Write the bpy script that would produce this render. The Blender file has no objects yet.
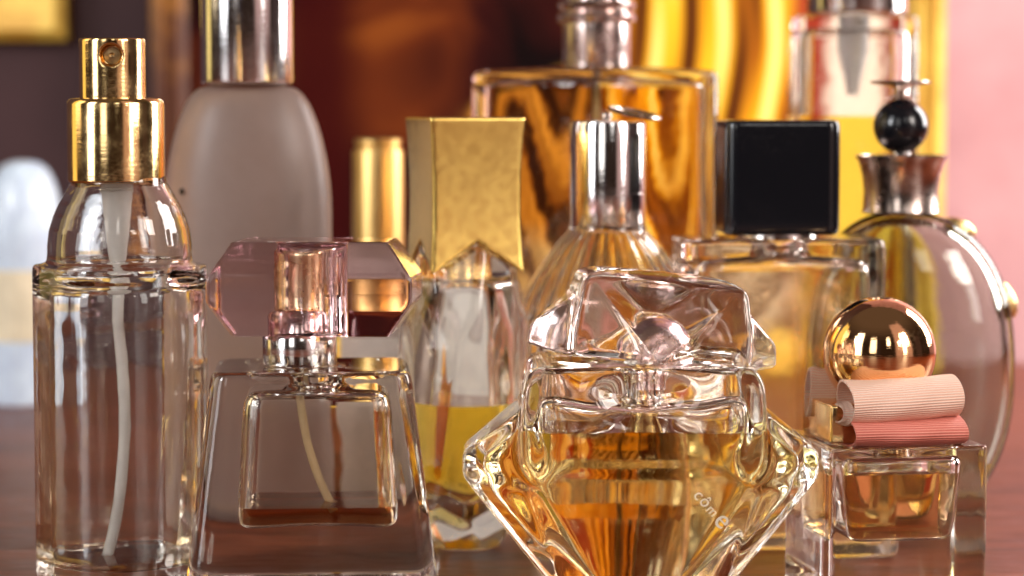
import bpy, bmesh, math, random
import numpy as np
from mathutils import Vector, Matrix, Euler
random.seed(4)
C = bpy.context.scene
COL = C.collection
S = 0.01                       # shapes are written in centimetres
R = math.radians

# ------------------------------------------------------------------ camera
cam_d = bpy.data.cameras.new('camera'); cam = bpy.data.objects.new('camera', cam_d); COL.objects.link(cam)
cam_d.sensor_width = 36.0
cam_d.lens = 36.0 * 2500 / 1024
cam.location = (0, -0.50, 0.10)
cam.rotation_euler = (R(90 - 4.07), 0, 0)
cam_d.clip_start = 0.02; cam_d.clip_end = 50
cam_d.dof.use_dof = True
cam_d.dof.focus_distance = 0.495
cam_d.dof.aperture_fstop = 14
C.camera = cam
C.render.engine = 'CYCLES'
C.view_settings.view_transform = 'Standard'; C.view_settings.look = 'None'
C.view_settings.exposure = 0.15; C.view_settings.gamma = 1.0
cy = C.cycles
cy.use_denoising = True
cy.max_bounces = 28; cy.transmission_bounces = 28; cy.glossy_bounces = 10; cy.diffuse_bounces = 3
cy.transparent_max_bounces = 8; cy.volume_bounces = 0
cy.caustics_reflective = True; cy.caustics_refractive = True
cy.sample_clamp_indirect = 12.0; cy.blur_glossy = 0.4
cy.use_adaptive_sampling = True; cy.adaptive_threshold = 0.01

# ------------------------------------------------------------------ world: the rest of the room, far and soft, plus added bright patches
W = bpy.data.worlds.new('World'); C.world = W; W.use_nodes = True
wt = W.node_tree; wt.nodes.clear()
def wn(t, **k):
    n = wt.nodes.new(t)
    for a, b in k.items(): setattr(n, a, b)
    return n
def wmath(op, a, b=None, c=None):
    n = wn('ShaderNodeMath', operation=op)
    for i, v in enumerate((a, b, c)):
        if v is None: continue
        if isinstance(v, (int, float)): n.inputs[i].default_value = v
        else: wt.links.new(v, n.inputs[i])
    return n.outputs[0]
tc = wn('ShaderNodeTexCoord'); sp = wn('ShaderNodeSeparateXYZ'); wt.links.new(tc.outputs['Generated'], sp.inputs[0])
az = wmath('MULTIPLY', wmath('ARCTAN2', sp.outputs[0], wmath('MULTIPLY', sp.outputs[1], -1.0)), 57.2958)   # 0 behind the camera, + to the right
el = wmath('MULTIPLY', wmath('ARCSINE', sp.outputs[2]), 57.2958)
def sstep(v, a, b, lo=0.0, hi=1.0):
    n = wn('ShaderNodeMapRange', interpolation_type='SMOOTHSTEP'); wt.links.new(v, n.inputs['Value'])
    n.inputs['From Min'].default_value = a; n.inputs['From Max'].default_value = b
    n.inputs['To Min'].default_value = lo; n.inputs['To Max'].default_value = hi
    return n.outputs['Result']
def patch(a0, a1, e0, e1, soft=4.0):
    m = wmath('MULTIPLY', sstep(az, a0, a0 + soft), sstep(az, a1 - soft, a1, 1, 0))
    m = wmath('MULTIPLY', m, sstep(el, e0, e0 + soft)); return wmath('MULTIPLY', m, sstep(el, e1 - soft, e1, 1, 0))
acc = None
def addcol(mask, col, s=1.0):
    global acc
    m = wn('ShaderNodeMix', data_type='RGBA', blend_type='MIX')
    wt.links.new(mask, m.inputs[0])
    if acc is None: m.inputs[6].default_value = (0.024, 0.014, 0.010, 1)
    else: wt.links.new(acc, m.inputs[6])
    m.inputs[7].default_value = (col[0]*s, col[1]*s, col[2]*s, 1)
    acc = m.outputs[2]
addcol(sstep(el, 22, 62), (0.10, 0.07, 0.053))                      # ceiling
addcol(sstep(el, -4, -12), (0.10, 0.045, 0.03))                    # floor
addcol(patch(24, 66, -6, 62, 5), (1.0, 0.62, 0.56), 0.50)          # lit pink side wall
addcol(patch(42, 50, 2, 36, 1.2), (1.0, 0.96, 0.92), 7.5)          # bright strip added in it for crisp glass highlights
addcol(patch(-20, -4, -10, 30, 3), (0.03, 0.02, 0.02))             # dark furniture
addcol(patch(-62, -44, -2, 40, 2), (0.95, 0.97, 1.0), 5.5)         # white patch added for highlights on the left of the glass
addcol(patch(-28, -13, 4, 34, 2), (1.0, 0.96, 0.92), 2.6)            # whitish patch added to give the glass broad reflections
addcol(patch(-84, -66, -12, 28, 3), (0.025, 0.015, 0.012))
addcol(patch(-117, -96, -8, 42, 3), (1.0, 0.74, 0.24), 1.2)        # yellow curtain
addcol(patch(72, 90, -12, 26, 3), (0.05, 0.03, 0.028))
addcol(patch(8, 16, 18, 34, 1), (1.0, 0.95, 0.9), 4.0)             # small bright patch added for sparkle
addcol(patch(33, 38, 18, 26, 1), (1.0, 0.93, 0.84), 14.0)          # tiny intense patch added for glints
bg = wn('ShaderNodeBackground'); wt.links.new(acc, bg.inputs[0]); bg.inputs[1].default_value = 1.0
wo = wn('ShaderNodeOutputWorld'); wt.links.new(bg.outputs[0], wo.inputs[0])

# ------------------------------------------------------------------ lamps
def area(name, loc, target, sx, sy, power, col):
    l = bpy.data.lights.new(name, 'AREA'); l.shape = 'RECTANGLE'; l.size = sx; l.size_y = sy
    l.energy = power; l.color = col
    o = bpy.data.objects.new(name, l); COL.objects.link(o)
    o.location = loc
    o.rotation_euler = (Vector(target) - Vector(loc)).to_track_quat('-Z', 'Y').to_euler()
    return o
area('window_light', (0.43, 0.29, 0.24), (0.04, 0.32, 0.04), 0.20, 0.32, 3.5, (1.0, 0.95, 0.93))
area('room_light', (0.52, -0.36, 0.36), (0.06, 0.02, 0.04), 0.16, 0.24, 2.0, (1.0, 0.90, 0.82))
area('left_fill_light', (-0.55, -0.36, 0.34), (-0.04, 0.06, 0.04), 0.10, 0.22, 1.7, (0.95, 0.97, 1.0))  # added fill lamp, brightens the carton and bottles from the left
area('curtain_light', (-0.46, 0.02, 0.26), (0.0, 0.02, 0.05), 0.12, 0.26, 0.22, (1.0, 0.80, 0.50))

# ------------------------------------------------------------------ material helpers
class NT:
    def __init__(s, name):
        s.m = bpy.data.materials.new(name); s.m.use_nodes = True; s.t = s.m.node_tree; s.t.nodes.clear()
        s.out = s.t.nodes.new('ShaderNodeOutputMaterial')
    def n(s, t, ins=None, **k):
        n = s.t.nodes.new(t)
        for a, b in k.items(): setattr(n, a, b)
        for a, b in (ins or {}).items():
            if isinstance(b, bpy.types.NodeSocket): s.t.links.new(b, n.inputs[a])
            else: n.inputs[a].default_value = b
        return n
    def ramp(s, fac, stops, interp='LINEAR'):
        n = s.n('ShaderNodeValToRGB', {0: fac}); cr = n.color_ramp; cr.interpolation = interp
        while len(cr.elements) < len(stops): cr.elements.new(0.5)
        for e, (p, c) in zip(cr.elements, stops): e.position = p; e.color = (*c, 1) if len(c) == 3 else c
        return n.outputs[0]
    def math(s, op, a, b=0.0, c=0.0):
        return s.n('ShaderNodeMath', {0: a, 1: b, 2: c}, operation=op).outputs[0]
    def mr(s, v, a, b, lo=0.0, hi=1.0, t='SMOOTHSTEP'):
        return s.n('ShaderNodeMapRange', {'Value': v, 'From Min': a, 'From Max': b, 'To Min': lo, 'To Max': hi}, interpolation_type=t).outputs[0]
    def mix(s, f, a, b, bt='MIX'):
        return s.n('ShaderNodeMix', {0: f, 6: a, 7: b}, data_type='RGBA', blend_type=bt).outputs[2]
    def obj(s): return s.n('ShaderNodeTexCoord').outputs['Object']
    def noise(s, scale, detail=3, rough=0.5, vec=None, dist=0.0):
        return s.n('ShaderNodeTexNoise', {'Vector': vec if vec else s.obj(), 'Scale': scale, 'Detail': detail, 'Roughness': rough, 'Distortion': dist}).outputs[0]
    def bump(s, h, strength, dist):
        return s.n('ShaderNodeBump', {'Height': h, 'Strength': strength, 'Distance': dist}).outputs[0]
    def surf(s, sock): s.t.links.new(sock, s.out.inputs[0]); return s.m
def rgba(c): return (*c, 1.0)

def glass(name, tint=(1, 1, 1), ior=1.5, rough=0.0, wob=0.0006, wscale=90, smudge=0.14):
    g = NT(name)
    nrm = g.bump(g.noise(wscale, 2, 0.4), 0.25, wob)
    r = g.math('MULTIPLY', g.mr(g.noise(60, 3, 0.5), 0.5, 0.62), g.mr(g.noise(900, 3, 0.6), 0.4, 0.7)); r = g.math('ADD', rough, g.math('MULTIPLY', r, smudge))
    b = g.n('ShaderNodeBsdfGlass', {'Color': rgba(tint), 'Roughness': r, 'IOR': ior, 'Normal': nrm})
    return g.surf(b.outputs[0])
def liquid(name, col, density):
    g = NT(name)
    at = g.n('ShaderNodeAttribute', attribute_name='ior')
    b = g.n('ShaderNodeBsdfGlass', {'Color': (1, 1, 1, 1), 'Roughness': 0.0, 'IOR': at.outputs['Fac']})
    v = g.n('ShaderNodeVolumeAbsorption', {'Color': rgba(col), 'Density': density})
    g.t.links.new(v.outputs[0], g.out.inputs['Volume'])
    return g.surf(b.outputs[0])
def metal(name, col, rough=0.12, var=0.12, col2=None, wear=0.5, wscale=120, bump=0.0):
    g = NT(name)
    nz = g.noise(wscale, 5, 0.65)
    c = g.mix(g.mr(nz, wear, wear + 0.2), rgba(col), rgba(col2 or col))
    r = g.mr(g.noise(wscale * 1.7, 4, 0.6), 0.35, 0.75, rough, rough + var)
    prints = g.math('MULTIPLY', g.mr(g.noise(45, 3, 0.5), 0.52, 0.66), g.mr(g.noise(1400, 2, 0.5), 0.35, 0.65))
    r = g.math('ADD', r, g.math('MULTIPLY', prints, 0.07))
    scr = g.noise(1.0, 3, 0.6, g.n('ShaderNodeMapping', {'Vector': g.obj(), 'Scale': (260, 260, 2600)}).outputs[0])
    ins = {'Base Color': c, 'Metallic': 1.0, 'Roughness': r, 'Normal': g.bump(g.math('ADD', scr, g.math('MULTIPLY', g.noise(wscale * 0.5, 4, 0.6), 2.0 if bump else 0.7)), 0.35, bump or 0.00006)}
    return g.surf(g.n('ShaderNodeBsdfPrincipled', ins).outputs[0])
def plain(name, col, rough=0.4, trans=0.0, sss=0.0, coat=0.0, var=0.12, ior=1.45):
    g = NT(name)
    nz = g.noise(80, 4, 0.6)
    c = g.mix(g.mr(nz, 0.3, 0.7), rgba(tuple(x * (1 - var) for x in col)), rgba(tuple(min(1, x * (1 + var)) for x in col)))
    ins = {'Base Color': c, 'Roughness': g.mr(nz, 0.3, 0.7, rough * 0.9, rough * 1.15), 'Transmission Weight': trans, 'Coat Weight': coat, 'IOR': ior}
    if sss: ins['Subsurface Weight'] = sss; ins['Subsurface Radius'] = (0.004, 0.003, 0.002); ins['Subsurface Scale'] = 1.0
    return g.surf(g.n('ShaderNodeBsdfPrincipled', ins).outputs[0])

# ------------------------------------------------------------------ shape helpers (all cm)
def link(name, me, mat, parent=None):
    o = bpy.data.objects.new(name, me); COL.objects.link(o)
    if mat is not None and not me.materials: me.materials.append(mat)
    if parent: o.parent = parent
    return o
def thing(name, label, cat, x, y, rz=0.0, group=None, z=0.0):
    o = bpy.data.objects.new(name, None); COL.objects.link(o); o.empty_display_size = 0.01
    o.location = (x * S, y * S, z * S); o.rotation_euler = (0, 0, R(rz))
    o['label'] = label; o['category'] = cat
    if group: o['group'] = group
    return o
def to_mesh(name, bm, smooth=True, angle=None):
    bm.normal_update()
    me = bpy.data.meshes.new(name); bm.to_mesh(me); bm.free()
    me.polygons.foreach_set('use_smooth', [smooth] * len(me.polygons))
    if smooth and angle: me.set_sharp_from_angle(angle=R(angle))
    return me
def from_arrays(V, F):
    bm = bmesh.new(); vs = [bm.verts.new(v) for v in V]
    for f in F: bm.faces.new([vs[i] for i in f])
    return bm
def scale_bm(bm):
    bmesh.ops.scale(bm, vec=(S, S, S), verts=bm.verts)
def lathe_bm(prof, n=96, sx=1, sy=1, z_off=0, closed=False, rf=None):
    """prof: list of (r, z) bottom to top of the outline; radius 0 ends are welded. rf(theta) scales the radius."""
    bm = bmesh.new(); rings = []
    for r, z in prof:
        if r <= 1e-6: rings.append([bm.verts.new((0, 0, z + z_off))])
        else:
            ring = []
            for i in range(n):
                a = 2 * math.pi * i / n; k = rf(a, z) if rf else 1.0
                ring.append(bm.verts.new((r * k * math.cos(a) * sx, r * k * math.sin(a) * sy, z + z_off)))
            rings.append(ring)
    pairs = list(zip(rings, rings[1:]))
    if closed: pairs.append((rings[-1], rings[0]))
    for A, B in pairs:
        for i in range(n):
            j = (i + 1) % n
            if len(A) == 1 and len(B) == 1: continue
            if len(A) == 1: bm.faces.new((A[0], B[j], B[i]))
            elif len(B) == 1: bm.faces.new((A[i], A[j], B[0]))
            else: bm.faces.new((A[i], A[j], B[j], B[i]))
    bmesh.ops.recalc_face_normals(bm, faces=bm.faces)
    scale_bm(bm); return bm
def lathe(name, prof, mat, parent, n=96, loc=(0, 0, 0), rot=None, angle=35, **k):
    o = link(name, to_mesh(name, lathe_bm(prof, n, **k), True, angle), mat, parent)
    o.location = tuple(v * S for v in loc)
    if rot: o.rotation_euler = tuple(R(v) for v in rot)
    return o
def can(r, h, e=0.06, seg=4, z0=0.0, e0=None):
    """rounded cylinder outline"""
    e0 = e if e0 is None else e0; p = [(0, z0)]
    for i in range(seg + 1):
        a = math.pi / 2 * i / seg; p.append((r - e0 + e0 * math.sin(a), z0 + e0 - e0 * math.cos(a)))
    for i in range(seg + 1):
        a = math.pi / 2 * i / seg; p.append((r - e + e * math.cos(a), z0 + h - e + e * math.sin(a)))
    p.append((0, z0 + h)); return p
def tube_bm(pts, rad, n=16, caps=True):
    pts = [Vector(p) for p in pts]; bm = bmesh.new(); rings = []
    rr = rad if isinstance(rad, (list, tuple)) else [rad] * len(pts)
    up = Vector((0.13, 0.31, 0.94))
    for i, p in enumerate(pts):
        t = (pts[min(i + 1, len(pts) - 1)] - pts[max(i - 1, 0)]).normalized()
        a = t.cross(up).normalized() if abs(t.dot(up)) < 0.98 else t.cross(Vector((1, 0, 0))).normalized(); b = t.cross(a)
        rings.append([bm.verts.new(p + (a * math.cos(q) + b * math.sin(q)) * rr[i]) for q in (2 * math.pi * k / n for k in range(n))])
    for A, B in zip(rings, rings[1:]):
        for i in range(n): bm.faces.new((A[i], A[(i + 1) % n], B[(i + 1) % n], B[i]))
    if caps: bm.faces.new(rings[0]); bm.faces.new(rings[-1])
    bmesh.ops.recalc_face_normals(bm, faces=bm.faces); scale_bm(bm); return bm
def bez(p0, p1, p2, n=20):
    return [tuple((1-t)**2*a + 2*t*(1-t)*b + t*t*c for a, b, c in zip(p0, p1, p2)) for t in (i / n for i in range(n + 1))]
def box_bm(sx, sy, sz, c=(0, 0, 0), bev=0.0, seg=3):
    bm = bmesh.new(); bmesh.ops.create_cube(bm, size=1.0)
    bmesh.ops.scale(bm, vec=(sx, sy, sz), verts=bm.verts); bmesh.ops.translate(bm, vec=c, verts=bm.verts)
    if bev: bmesh.ops.bevel(bm, geom=list(bm.edges), offset=bev, segments=seg, profile=0.5, affect='EDGES')
    scale_bm(bm); return bm

# ---- implicit solids -> dense smooth meshes
def smax(vals, k=0.08):
    v = np.stack(vals); m = v.max(0); return m + k * np.log(np.exp((v - m) / k).sum(0))
def smin(vals, k=0.08): return -smax([-v for v in vals], k)
def hull_planes(pts):
    bm = bmesh.new(); [bm.verts.new(p) for p in pts]
    bmesh.ops.convex_hull(bm, input=list(bm.verts)); bmesh.ops.recalc_face_normals(bm, faces=bm.faces)
    c = sum((v.co for v in bm.verts), Vector()) / len(bm.verts); pl = []
    for f in bm.faces:
        n = f.normal.copy(); d = n.dot(f.verts[0].co)
        if n.dot(c) > d: n = -n; d = -d
        if not any((n - q).length < 1e-3 and abs(d - e) < 1e-3 for q, e in pl): pl.append((n, d))
    bm.free(); return pl
def hull_f(pts, k=0.08):
    pl = hull_planes(pts)
    return lambda x, y, z: smax([n.x * x + n.y * y + n.z * z - d for n, d in pl], k)
def rrect2(x, y, hx, hy, r):
    qx = np.abs(x) - hx + r; qy = np.abs(y) - hy + r
    return np.sqrt(np.maximum(qx, 0)**2 + np.maximum(qy, 0)**2) + np.minimum(np.maximum(qx, qy), 0) - r
def nets(f, lo, hi, h):
    ax = [np.arange(a - 2*h, b + 2.5*h, h) for a, b in zip(lo, hi)]
    X, Y, Z = np.meshgrid(*ax, indexing='ij'); D = f(X, Y, Z); ins = D < 0
    nx, ny, nz = D.shape
    acc_ = np.zeros((nx-1, ny-1, nz-1, 3)); cnt = np.zeros((nx-1, ny-1, nz-1))
    quads = []
    for a in range(3):
        sl0 = [slice(None)]*3; sl1 = [slice(None)]*3; sl0[a] = slice(0, -1); sl1[a] = slice(1, None)
        d0 = D[tuple(sl0)]; d1 = D[tuple(sl1)]; ch = ins[tuple(sl0)] != ins[tuple(sl1)]
        I = np.argwhere(ch); t = d0[ch] / (d0[ch] - d1[ch])
        P = np.stack([ax[q][I[:, q]] for q in range(3)], 1); P[:, a] += t * h
        b, c = [(1, 2), (2, 0), (0, 1)][a]
        cells = []
        for db, dc in ((0, 0), (-1, 0), (-1, -1), (0, -1)):
            J = I.copy(); J[:, b] += db; J[:, c] += dc; cells.append(J)
            np.add.at(acc_, (J[:, 0], J[:, 1], J[:, 2]), P); np.add.at(cnt, (J[:, 0], J[:, 1], J[:, 2]), 1)
        quads.append((cells, ins[tuple(sl0)][ch]))
    idx = -np.ones(cnt.shape, int); m = cnt > 0; idx[m] = np.arange(m.sum())
    V = acc_[m] / cnt[m][:, None]; F = []
    for cells, inside in quads:
        q = np.stack([idx[J[:, 0], J[:, 1], J[:, 2]] for J in cells], 1)
        q[~inside] = q[~inside][:, ::-1]; F.append(q)
    F = np.concatenate(F)
    e = 1e-3
    for _ in range(4):
        x, y, z = V.T; d = f(x, y, z)
        g = np.stack([f(x+e, y, z) - f(x-e, y, z), f(x, y+e, z) - f(x, y-e, z), f(x, y, z+e) - f(x, y, z-e)], 1) / (2*e)
        st = d[:, None] * g / np.maximum((g**2).sum(1), 1e-3)[:, None]
        ln = np.linalg.norm(st, axis=1)[:, None]; V = V - st * np.minimum(1, 0.4 * h / np.maximum(ln, 1e-9))
    return V * S, F
def nets_bm(f, lo, hi, h):
    V, F = nets(f, lo, hi, h); return from_arrays(V.tolist(), F.tolist())
def solid(name, f, lo, hi, h, mat, parent, loc=(0, 0, 0), rot=None, sharp=None):
    o = link(name, to_mesh(name, nets_bm(f, lo, hi, h), True, sharp), mat, parent)
    o.location = tuple(v * S for v in loc)
    if rot: o.rotation_euler = tuple(R(v) for v in rot)
    return o
def vessel(outer, cavity, level, gmat, lmat, parent, body='glass_body', liq='perfume', lior=1.36):
    """outer, cavity: closed bmeshes. The wetted cavity wall belongs to the liquid (glass to liquid index), the dry one to the glass."""
    bmesh.ops.recalc_face_normals(outer, faces=outer.faces); bmesh.ops.recalc_face_normals(cavity, faces=cavity.faces)
    if level is not None:
        lv = level * S
        low = cavity.copy()
        r = bmesh.ops.bisect_plane(low, geom=low.verts[:] + low.edges[:] + low.faces[:], dist=1e-7, plane_co=(0, 0, lv), plane_no=(0, 0, 1), clear_outer=True)
        walls = set(low.faces)
        cut = [e for e in low.edges if e.is_boundary]
        res = bmesh.ops.triangle_fill(low, use_beauty=True, use_dissolve=False, edges=cut, normal=(0, 0, 1))
        tops = [g for g in res['geom'] if isinstance(g, bmesh.types.BMFace)]
        for fc in tops:
            fc.normal_update()
            if fc.normal.z < 0: fc.normal_flip()
        me = bpy.data.meshes.new(liq)
        flags = [1.36 if f not in walls else lior / 1.5 for f in low.faces]
        # keep the surface flat: it gets its own vertices
        bmesh.ops.split_edges(low, edges=[e for e in low.edges if len(e.link_faces) == 2 and (e.link_faces[0] in walls) != (e.link_faces[1] in walls)])
        low.faces.ensure_lookup_table()
        low.to_mesh(me)
        at = me.attributes.new('ior', 'FLOAT', 'FACE')
        vals = [lior if (p.normal.z > 0.999 and abs(p.center.z - lv) < 1e-6) else lior / 1.5 for p in me.polygons]
        at.data.foreach_set('value', vals)
        me.polygons.foreach_set('use_smooth', [True] * len(me.polygons)); low.free()
        lo_ = link(liq, me, lmat, parent)
        bmesh.ops.bisect_plane(cavity, geom=cavity.verts[:] + cavity.edges[:] + cavity.faces[:], dist=1e-7, plane_co=(0, 0, lv), plane_no=(0, 0, 1), clear_inner=True)
    bmesh.ops.reverse_faces(cavity, faces=cavity.faces)
    tmp = bpy.data.meshes.new('tmp'); cavity.to_mesh(tmp); cavity.free(); outer.from_mesh(tmp); bpy.data.meshes.remove(tmp)
    me = bpy.data.meshes.new(body); outer.to_mesh(me); outer.free()
    me.polygons.foreach_set('use_smooth', [True] * len(me.polygons))
    return link(body, me, gmat, parent)

def text_part(s, size, mat, parent, loc, rot, ext=0.006, name='lettering', sizes=None):
    cu = bpy.data.curves.new('txt', 'FONT'); cu.body = s; cu.size = size * S; cu.extrude = ext * S; cu.align_x = 'CENTER'
    o = bpy.data.objects.new('txt', cu); COL.objects.link(o)
    dg = bpy.context.evaluated_depsgraph_get(); me = bpy.data.meshes.new_from_object(o.evaluated_get(dg))
    bpy.data.objects.remove(o); me.materials.clear()
    ob = link(name, me, mat, parent); ob.location = tuple(v * S for v in loc); ob.rotation_euler = tuple(R(v) for v in rot); return ob
# ------------------------------------------------------------------ materials
M = {}
M['clear'] = glass('clear_glass', (0.99, 0.985, 0.975))
M['thick'] = glass('moulded_glass', (0.985, 0.975, 0.955), wob=0.0012, wscale=60)
M['cut'] = glass('cut_glass', (0.99, 0.98, 0.965), wob=0.0003, wscale=60)
M['acrylic'] = glass('pink_acrylic', (0.98, 0.95, 0.955), ior=1.45, rough=0.04, wob=0.0003)
_t = M['acrylic'].node_tree; _v = _t.nodes.new('ShaderNodeVolumeAbsorption'); _v.inputs[0].default_value = (0.80, 0.56, 0.61, 1); _v.inputs[1].default_value = 34
_t.links.new(_v.outputs[0], [n for n in _t.nodes if n.type == 'OUTPUT_MATERIAL'][0].inputs['Volume'])
M['gold'] = metal('gold_plate', (0.95, 0.66, 0.30), 0.10, 0.10, (0.80, 0.50, 0.22), 0.58)
M['old_gold'] = metal('worn_gold', (0.95, 0.70, 0.30), 0.22, 0.15, (0.60, 0.40, 0.16), 0.62, 160, 0.0004)
M['yellow_gold'] = metal('satin_yellow_gold', (0.95, 0.68, 0.17), 0.30, 0.12, (0.80, 0.54, 0.12), 0.55, 60)
M['rose_gold'] = metal('rose_gold', (0.98, 0.62, 0.32), 0.035, 0.04, (0.93, 0.55, 0.26), 0.6)
M['nozzle'] = metal('dull_brass', (0.35, 0.24, 0.12), 0.4, 0.1)
M['silver'] = metal('silver_plate', (0.88, 0.85, 0.84), 0.07, 0.08, (0.80, 0.76, 0.74), 0.6)
M['pinksilver'] = metal('pinkish_silver', (0.80, 0.66, 0.62), 0.18, 0.1, (0.6, 0.45, 0.42), 0.5)
M['bronze'] = metal('dark_silver', (0.55, 0.45, 0.40), 0.16, 0.15, (0.35, 0.26, 0.22), 0.5)
g = NT('black_lacquer')
pr = g.math('MULTIPLY', g.mr(g.noise(50, 4, 0.6), 0.48, 0.64), g.mr(g.noise(1200, 3, 0.6), 0.35, 0.65))
M['black'] = g.surf(g.n('ShaderNodeBsdfPrincipled', {'Base Color': (0.006, 0.006, 0.008, 1), 'Roughness': g.math('ADD', 0.10, g.math('MULTIPLY', pr, 0.14)), 'Specular IOR Level': 0.45}).outputs[0])
M['tube'] = plain('milky_plastic', (0.82, 0.80, 0.76), 0.35, trans=0.35, sss=0.0)
M['pearl'] = metal('pink_pearl_metal', (0.92, 0.74, 0.74), 0.20, 0.08, (0.85, 0.66, 0.68), 0.6)
M['letter'] = plain('white_print', (0.85, 0.80, 0.68), 0.5)

# ------------------------------------------------------------------ setting
g = NT('polished_wood')
oc = g.obj()
mp = g.n('ShaderNodeMapping', {'Vector': oc, 'Scale': (1.6, 14.0, 1.0)})
grain = g.noise(7.0, 8, 0.62, mp.outputs[0], 0.6)
fine = g.noise(60.0, 4, 0.7, mp.outputs[0])
c = g.ramp(grain, [(0.28, (0.040, 0.008, 0.003)), (0.5, (0.16, 0.040, 0.016)), (0.75, (0.29, 0.085, 0.036))])
c = g.mix(g.mr(fine, 0.55, 0.75, 0, 0.35), c, (0.06, 0.02, 0.012, 1))
M['wood'] = g.surf(g.n('ShaderNodeBsdfPrincipled', {'Base Color': c, 'Roughness': g.mr(fine, 0.3, 0.7, 0.30, 0.46), 'Specular IOR Level': 0.22, 'Specular Tint': (0.80, 0.50, 0.40, 1),
                    'Normal': g.bump(grain, 0.15, 0.0006)}).outputs[0])
tb = link('table_top', to_mesh('table_top', box_bm(170, 160, 3, (0, -31.0, -1.5), 0.4), True, 30), M['wood']); tb['kind'] = 'structure'
g = NT('pink_plaster')
n1 = g.noise(9, 5, 0.6); n2 = g.noise(120, 4, 0.6)
c = g.mix(g.mr(n1, 0.3, 0.7), (0.40, 0.195, 0.21, 1), (0.54, 0.31, 0.325, 1))
M['wall'] = g.surf(g.n('ShaderNodeBsdfPrincipled', {'Base Color': c, 'Roughness': 0.85, 'Normal': g.bump(n2, 0.3, 0.001)}).outputs[0])
wl = link('wall', to_mesh('wall', box_bm(110, 3, 150, (55, 51.6, 40)), False), M['wall']); wl['kind'] = 'structure'
g = NT('mauve_wall_shade')
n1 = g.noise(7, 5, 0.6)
wall_shade = g.surf(g.n('ShaderNodeBsdfPrincipled', {'Base Color': g.mix(g.mr(n1, 0.3, 0.7), (0.050, 0.020, 0.022, 1), (0.078, 0.034, 0.036, 1)), 'Roughness': 0.6, 'Specular IOR Level': 0.3}).outputs[0])
wl = link('wall_left_shaded', to_mesh('wall_left_shaded', box_bm(110, 3.4, 150, (-55, 51.6, 40)), False), wall_shade); wl['kind'] = 'structure'  # left part of the wall, light falloff put into its darker colour

# ------------------------------------------------------------------ framed picture leaning behind the bottles
pic = thing('framed_picture', 'large framed picture of yellow drapery on dark brown, standing behind the bottles against the wall', 'picture', 1.5, 45.5)
X0, X1, Z1 = -15.2, 14.9, 40.0
g = NT('painted_canvas')
sx = g.n('ShaderNodeSeparateXYZ', {0: g.obj()})
x = g.math('MULTIPLY', sx.outputs[0], 100.0); z = g.math('MULTIPLY', sx.outputs[2], 100.0)
nz = g.noise(9, 2, 0.4); nzb = g.noise(5, 2, 0.5)
# folds run down and to the left, curving
u = g.math('ADD', x, g.math('MULTIPLY', z, -0.42)); u = g.math('ADD', u, g.math('MULTIPLY', g.math('POWER', g.math('ABSOLUTE', g.math('SUBTRACT', z, 8.0)), 2.0), 0.035))
u = g.math('ADD', u, g.math('MULTIPLY', nz, 1.5))
wv = g.math('SINE', g.math('MULTIPLY', u, 2.9)); wv2 = g.math('SINE', g.math('ADD', g.math('MULTIPLY', u, 6.9), g.math('MULTIPLY', z, 0.5)))
w = g.math('ADD', g.math('MULTIPLY', wv, 0.42), g.math('MULTIPLY', wv2, 0.17)); w = g.math('ADD', w, 0.5)
fold = g.ramp(w, [(0.06, (0.055, 0.012, 0.003)), (0.28, (0.33, 0.095, 0.006)), (0.5, (0.74, 0.32, 0.010)), (0.78, (0.90, 0.52, 0.025)), (0.97, (0.97, 0.76, 0.22))])
dk = g.ramp(g.noise(13, 3, 0.5, dist=0.8), [(0.35, (0.005, 0.0015, 0.0015)), (0.50, (0.03, 0.004, 0.003)), (0.62, (0.12, 0.022, 0.005)), (0.75, (0.34, 0.09, 0.012))])
red = g.math('MULTIPLY', g.mr(x, -10.8, -9.2), g.mr(x, -8.4, -6.6, 1, 0))
dk = g.mix(g.math('MULTIPLY', red, 0.9), dk, (0.040, 0.002, 0.002, 1))
xs = g.math('ADD', x, g.mr(z, 9.6, 12.6, 5.4, 0.0))
edge = g.math('ADD', xs, g.math('MULTIPLY', g.math('SUBTRACT', nzb, 0.5), 5.0))
fold = g.mix(g.mr(x, 1.8, 3.6, 1, 0), fold, g.ramp(w, [(0.05, (0.03, 0.008, 0.003)), (0.45, (0.20, 0.065, 0.010)), (0.95, (0.62, 0.30, 0.05))]))
low = g.mr(g.math('ADD', z, g.math('MULTIPLY', nz, 1.5)), 4.6, 6.6, 1, 0)
fold = g.mix(low, fold, g.ramp(w, [(0.1, (0.10, 0.05, 0.025)), (0.5, (0.32, 0.21, 0.11)), (0.9, (0.58, 0.46, 0.29))]))
colr = g.mix(g.mr(edge, 1.2, 2.8), dk, fold)
rmask = g.mr(g.math('ADD', x, g.math('MULTIPLY', nzb, 1.0)), 9.2, 10.2)
colr = g.mix(rmask, colr, g.ramp(nz, [(0.35, (0.16, 0.012, 0.008)), (0.65, (0.40, 0.05, 0.02))]))
cream = g.math('MULTIPLY', g.mr(g.math('ADD', x, g.math('MULTIPLY', nz, 1.4)), 10.9, 11.5), g.mr(g.math('ADD', x, g.math('MULTIPLY', nz, 1.4)), 13.0, 13.5, 1, 0))
colr = g.mix(cream, colr, g.ramp(nz, [(0.3, (0.80, 0.62, 0.42)), (0.7, (0.86, 0.76, 0.66))]))
M['canvas'] = g.surf(g.n('ShaderNodeBsdfPrincipled', {'Base Color': colr, 'Roughness': 0.6, 'Specular IOR Level': 0.05, 'Normal': g.bump(nz, 0.3, 0.001)}).outputs[0])
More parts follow.
